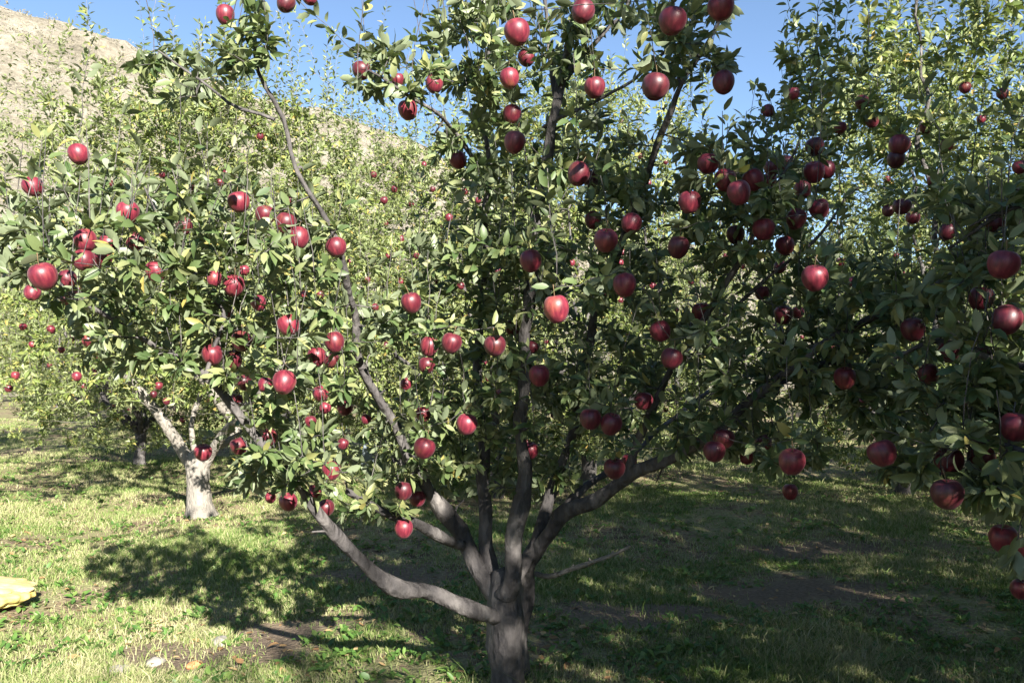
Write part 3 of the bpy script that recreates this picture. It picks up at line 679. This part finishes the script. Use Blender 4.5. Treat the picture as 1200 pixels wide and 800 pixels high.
eN = empty('apple_tree', tuple(on), 'shaded neighbour tree whose dark branches hang in from the right edge', 'tree', ROW)
TN.emit(eN, M_BARK, M_LEAF, 'crown', on)

TR = Tree(51, True); orr = np.array([4.15, 5.9, 0.])
vase(TR, TR.rng, orr, 6, .085, .6, 1.5, 3.9, side=8)
trg = [p+orr for p in crown_targets(TR.rng, 980, 2.5, 5.2, 1.0)]
for a, r, tr, lab in NEAR:
    if tr == 2: trg.append(a+np.array([0, 0, r*1.55]))
trg += region(TR.rng, 960, 60, 60, 60, 4.6, .3, 14)+region(TR.rng, 1040, 110, 110, 90, 5.0, .5, 40)+region(TR.rng, 930, 170, 60, 60, 4.9, .4, 25)
TR.grow(trg, 18, .062, .45, .36, (.2, .7)); TR.cull([(a, r) for a, r, tr, l in NEAR], .2)
eR = empty('apple_tree', tuple(orr), 'tall leafy tree at upper right behind the shaded branches, its shoots against the sky', 'tree', ROW)
TR.emit(eR, M_BARK, M_LEAF_SUNLIT, 'crown', orr)
# unseen trees to the right and behind the camera, placed for the shade they cast into view
copy_tree(VAR[0], (6.9, 2.6, 0), .8, 1.0, 'orchard tree out of the frame at right that shades the grass')
copy_tree(VAR[1], (9.3, 6.6, 0), 2.8, 1.0, 'orchard tree out of the frame beyond the right edge')
copy_tree(VAR[0], (3.55, -2.0, 0), 2.8, 1.22, 'unseen orchard tree nearest behind the camera, placed to shade the central tree')
copy_tree(VAR[2], (5.9, -.8, 0), 4.8, 1.2, 'unseen orchard tree behind the camera at right, placed to shade the foreground')

for v, x, y, ro, lab in [(1, -4.8, -2.6, 1., 'unseen tree added behind the camera at left to block skylight'), (2, -2.2, -6.2, 2., 'unseen tree added far behind the camera at left to block skylight'), (0, 3.4, -6.3, 3., 'unseen tree added far behind the camera at right to block skylight'),
                         (1, 7.6, -4.2, 4., 'unseen tree added behind the camera, farthest to the right, to block skylight'), (2, 9.6, 1.4, 5., 'unseen tree added out of the frame, far to the right, to block skylight'), (0, 5.2, 1.2, 1.6, 'unseen tree added just right of the shaded neighbour to deepen the shade')]:
    copy_tree(VAR[v], (x, y, 0), ro, 1.15, lab)  # extra trees added out of view to block skylight and deepen the shade
# ---------------------------------------------------------------- apples
def apple_mesh():
    V, Fa = [], []; nu, nv = 26, 20
    for j in range(nv+1):
        t = j/nv*math.pi
        for i in range(nu):
            a = i/nu*2*math.pi
            r = math.sin(t); z = math.cos(t)
            taper = 1+.13*z                                       # wider shoulders, narrower base
            lob = 1+.035*math.cos(5*a)*max(0, -z)**1.2
            x = r*taper*lob
            zz = z*1.02-.30*math.exp(-(r/.30)**2)*(z > 0)+.16*math.exp(-(r/.26)**2)*(z < 0)+.035*math.cos(5*a)*(z < -.5)*r
            V.append((x*math.cos(a), x*math.sin(a), zz))
    for j in range(nv):
        for i in range(nu):
            Fa.append((j*nu+i, (j+1)*nu+i, (j+1)*nu+(i+1) % nu, j*nu+(i+1) % nu))
    V = np.array(V); V[:, :2] *= .97
    return np_mesh('apple', V*.04, Fa)
ME_A = apple_mesh(); ME_A.materials.append(M_APPLE)
ME_S = tubes('stalk', [(np.array([[0, 0, .024], [.001, 0, .036], [.004, .001, .05], [.009, .002, .066]]), [.0016, .0013, .0012, .0018], 6, 0)]); ME_S.materials.append(M_STEM)
def put_apple(p, r, label, group, stalk=True, rnd=random.Random(3)):
    o = bpy.data.objects.new('apple', ME_A); COL.objects.link(o)
    s = r/.0425; o.location = tuple(p); o.scale = (s*rnd.uniform(.95, 1.04), s*rnd.uniform(.95, 1.04), s*rnd.uniform(.96, 1.1))
    o.rotation_euler = (rnd.gauss(0, .22), rnd.gauss(0, .22), rnd.uniform(0, 6.28))
    tag(o, label, 'apple', group)
    if stalk:
        c = bpy.data.objects.new('stalk', ME_S); COL.objects.link(c); c.parent = o
    return o
for a, r, tr, lab in NEAR:
    put_apple(a, r, lab, ['red apples on the central tree', 'red apples on the shaded right tree', 'red apples on the tall right tree'][tr])

bpy.context.view_layer.update()
trees = []
for r, ps in bgtrees+[(eL, list(eL.children)), (eR, list(eR.children))]:
    for c in ps:
        if c.name.startswith('crown'): trees.append((r, c))
bv = {}
for r, c in trees:
    if c.data.name not in bv:
        me = c.data; v = np.empty(len(me.vertices)*3, np.float32); me.vertices.foreach_get('co', v); t = np.empty(len(me.polygons)*3, np.int32); me.loops.foreach_get('vertex_index', t)
        bv[c.data.name] = BVHTree.FromPolygons(v.reshape(-1, 3).tolist(), t.reshape(-1, 3).tolist())
rnd = random.Random(9)
for (x, y) in BG:
    d = Vector(P(x, y, 1.)) - Vector((0, 0, CAM_Z)); d.normalize(); best = None
    for r, c in trees:
        mi = c.matrix_world.inverted(); o_ = mi @ Vector((0, 0, CAM_Z)); dd = (mi.to_3x3() @ d).normalized()
        h = bv[c.data.name].ray_cast(o_, dd)
        if h[0] is not None:
            wp = c.matrix_world @ h[0]; ds = (wp-Vector((0, 0, CAM_Z))).length
            if ds > 4.5 and (best is None or ds < best[0]): best = (ds, wp, r)
    if best and best[0] < 21:
        ds, wp, r = best
        lab = 'small red apple in the '+('tree with the pale forked trunk' if r == eL else 'tall leafy tree at upper right' if r == eR else 'background trees behind the central tree')
        grp = 'small apples on the '+('pale forked tree' if r == eL else 'tall right tree' if r == eR else 'background trees')
        put_apple(wp-d*.035, rnd.uniform(.036, .044), lab, grp, False)

# ---------------------------------------------------------------- grass, fallen leaves, weeds
def build_grass():
    rng = np.random.default_rng(77); n = 820000
    D = 3.2*(26/3.2)**(rng.random(n)**.92); X = rng.uniform(-.72, .72, n)*D + rng.normal(0, .05, n)
    # clumps: reject by cheap value noise so bare soil shows
    f = (np.sin(X*2.1+1.3*np.sin(D*1.1))+np.sin(D*2.3+1.7*np.sin(X*1.4+2))+np.sin(X*5.3-D*3.1)*.6+np.sin(X*9.1+D*7.7)*.4)/3
    keep = rng.random(n) < np.clip(.60+1.05*f, .05, 1)*(1-.93*bare(X, D))
    X, D, f = X[keep], D[keep], f[keep]; n = len(X)
    h = rng.uniform(.012, .042, n)*(1+1.3*np.clip(f, 0, 1)); tall = rng.random(n) < .02; h[tall] *= 1.9; tr_ = (X+.02)**2+(D-3.62)**2 < .07; h[tr_] *= 2.2
    wd = rng.uniform(.0013, .0026, n)*(1+.13*D)
    th = rng.uniform(0, 6.283, n); le = rng.uniform(.1, 1.1, n)*h
    b = np.stack([X, D, gh(X, D)-.004], 1); s = np.stack([np.cos(th), np.sin(th), 0*th], 1)*wd[:, None]
    ph = rng.uniform(0, 6.283, n); t = b+np.stack([np.cos(ph)*le, np.sin(ph)*le, h], 1); m = b+np.stack([np.cos(ph)*le*.3, np.sin(ph)*le*.3, h*.6], 1)
    V = np.stack([b-s, b+s, m+s*.7, m-s*.7, t], 1).reshape(-1, 3)
    Fa = (np.arange(n)[:, None, None]*5+np.array([(0, 1, 2), (0, 2, 3), (3, 2, 4)])[None]).reshape(-1, 3)
    tag(link('grass', np_mesh('grass', V, Fa, True, np.repeat(rng.random(n), 5)), None, M_GRASS), 'short green and straw coloured grass covering the orchard floor', 'grass', kind='stuff')
build_grass()
M_DRY = leaf_mat('dry_leaf', [(0, (.16, .09, .045)), (.5, (.28, .17, .08)), (1, (.42, .32, .16))], (.3, .22, .14), .7, .1, (.3, .2, .1), .2)
M_WEED = leaf_mat('weed_leaf', [(0, (.045, .11, .022)), (.6, (.09, .18, .035)), (1, (.17, .24, .06))], (.12, .2, .06), .5, .3)
def scatter(name, n, size, m, seed, label, cat, lift, rosette=False):
    rng = np.random.default_rng(seed); D = 3.6*(14/3.6)**rng.random(n); X = rng.uniform(-.66, .66, n)*D
    if rosette:
        D = np.repeat(D, 9)+rng.normal(0, .03, n*9); X = np.repeat(X, 9)+rng.normal(0, .03, n*9)
    if rosette: q = rng.random(len(D)) > bare(X, D); X, D = X[q], D[q]
    k = len(D); th = rng.uniform(0, 6.283, k)
    dr = np.stack([np.cos(th), np.sin(th), rng.uniform(-.1, .3, k) if not rosette else rng.uniform(.2, 1.2, k)], 1); nr = np.stack([rng.normal(0, .3, k), rng.normal(0, .3, k), np.ones(k)], 1)
    ln = size*rng.uniform(.6, 1.3, k); pos = np.stack([X, D, gh(X, D)+lift*rng.random(k)], 1)
    tag(link(name, leaf_mesh(name, pos, dr, nr, ln, ln*rng.uniform(.35, .6, k), rng, True), None, m), label, cat, kind='stuff')
scatter('fallen_leaves', 1500, .05, M_DRY, 5, 'dry brown leaves fallen in the grass', 'leaves', .03)
scatter('weeds', 2400, .045, M_WEED, 6, 'low broad leaved green weeds growing between the grass', 'weeds', .02, True)

def hill_scrub():
    rng = np.random.default_rng(12); H = HILLV[(HILLV[:, 1] > 52) & (HILLV[:, 1] < 135) & (HILLV[:, 0] < 70)]
    c = H[rng.integers(0, len(H), 5200)]+np.c_[rng.normal(0, .9, (5200, 2)), np.zeros(5200)]
    sz = rng.uniform(.25, .8, 5200); p = np.repeat(c, 14, 0)+rng.normal(0, 1, (5200*14, 3))*np.repeat(sz, 14)[:, None]*(.6, .6, .45)+(0, 0, .2)
    n = len(p); ln = rng.uniform(.18, .4, n); d = rng.normal(0, 1, (n, 3))+(0, 0, .8)
    tag(link('hill_scrub', leaf_mesh('hill_scrub', p, d, rng.normal(0, 1, (n, 3)), ln, ln*.6, rng, False), None, M_SCRUB), 'dry grey green scrub dotted over the rocky hillside', 'scrub', kind='stuff')
M_SCRUB = leaf_mat('scrub_leaf', [(0, (.13, .13, .075)), (.5, (.20, .185, .12)), (1, (.27, .24, .17))], (.2, .19, .14), .8, .1, (.2, .2, .1), .1)
hill_scrub()
# ---------------------------------------------------------------- sack, stones, fallen fruit, board
def blob(name, sx, sy, sz, seed, amp, m, parent=None, fr=2., flat=0., nu=40, nv=26, zf=1.):
    V, Fa = [], []
    for j in range(nv+1):
        t = j/nv*math.pi
        for i in range(nu):
            a = i/nu*6.28319; c = [math.sin(t)*math.cos(a), math.sin(t)*math.sin(a), math.cos(t)]
            c = [math.copysign(abs(q)**(1-flat), q) for q in c]
            k = 1+amp*noise.fractal(Vector((c[0], c[1], c[2]*zf))*fr+Vector((seed, 0, 0)), 1, 2, 4)
            V.append((c[0]*sx*k, c[1]*sy*k, c[2]*sz*k))
    for j in range(nv):
        for i in range(nu): Fa.append((j*nu+i, (j+1)*nu+i, (j+1)*nu+(i+1) % nu, j*nu+(i+1) % nu))
    return link(name, np_mesh(name, V, Fa), parent, m)
sk = P(-20, 712, 5.25)
es = empty('sack', (sk[0], sk[1], 0), 'yellow woven sack lying crumpled flat on the grass at the left edge', 'sack'); es.rotation_euler = (0, 0, .12)
b1 = blob('sack_body', .30, .17, .055, 3, .2, M_SACK, es, 1.9, .2, 90, 60, .15); b1.location = (0, -.02, .06)
b2 = blob('flap', .285, .15, .028, 8, .2, M_SACK2, es, 2.2, .25, 90, 60, .15); b2.location = (.005, .02, .125); b2.rotation_euler = (.08, .1, .05)
def ground_pt(x, y):
    D = CAM_Z*F/(y-HY); return ((x-HX)/F*D, D)
def rock(x, y, s, seed, lab, m=M_STONE, name='stone', cat='stone'):
    gx, gy = ground_pt(x, y); o = blob(name, s, s*.75, s*.5, seed, .25, m, None, 1.6, 0, 20, 12); o.location = (gx, gy, s*.25+gh(gx, gy)); o.rotation_euler = (0, 0, seed)
    return tag(o, lab, cat, 'stones on the bare soil' if cat == 'stone' else None)
rock(182, 772, .05, 1, 'pale rounded stone on bare soil near the bottom left')
rock(258, 747, .06, 2, 'flat grey stone farthest back on the bare soil patch')
rock(140, 790, .075, 3, 'low grey stone half sunk at the bottom left, nearest to the camera')
rock(228, 777, .042, 4, 'faded orange fallen apple on bare soil right of the pale stone', M_FADED, 'fallen_apple', 'apple')
bx, by = ground_pt(433, 556)
bmv = []
o = blob('board', .10, .03, .2, 5, .04, M_BLUE, None, 1.0, .75); o.location = (bx, by, .33); o.rotation_euler = (.12, .15, .2)
tag(o, 'pale blue grey slab standing behind the left limbs, glimpsed through the branches', 'slab')
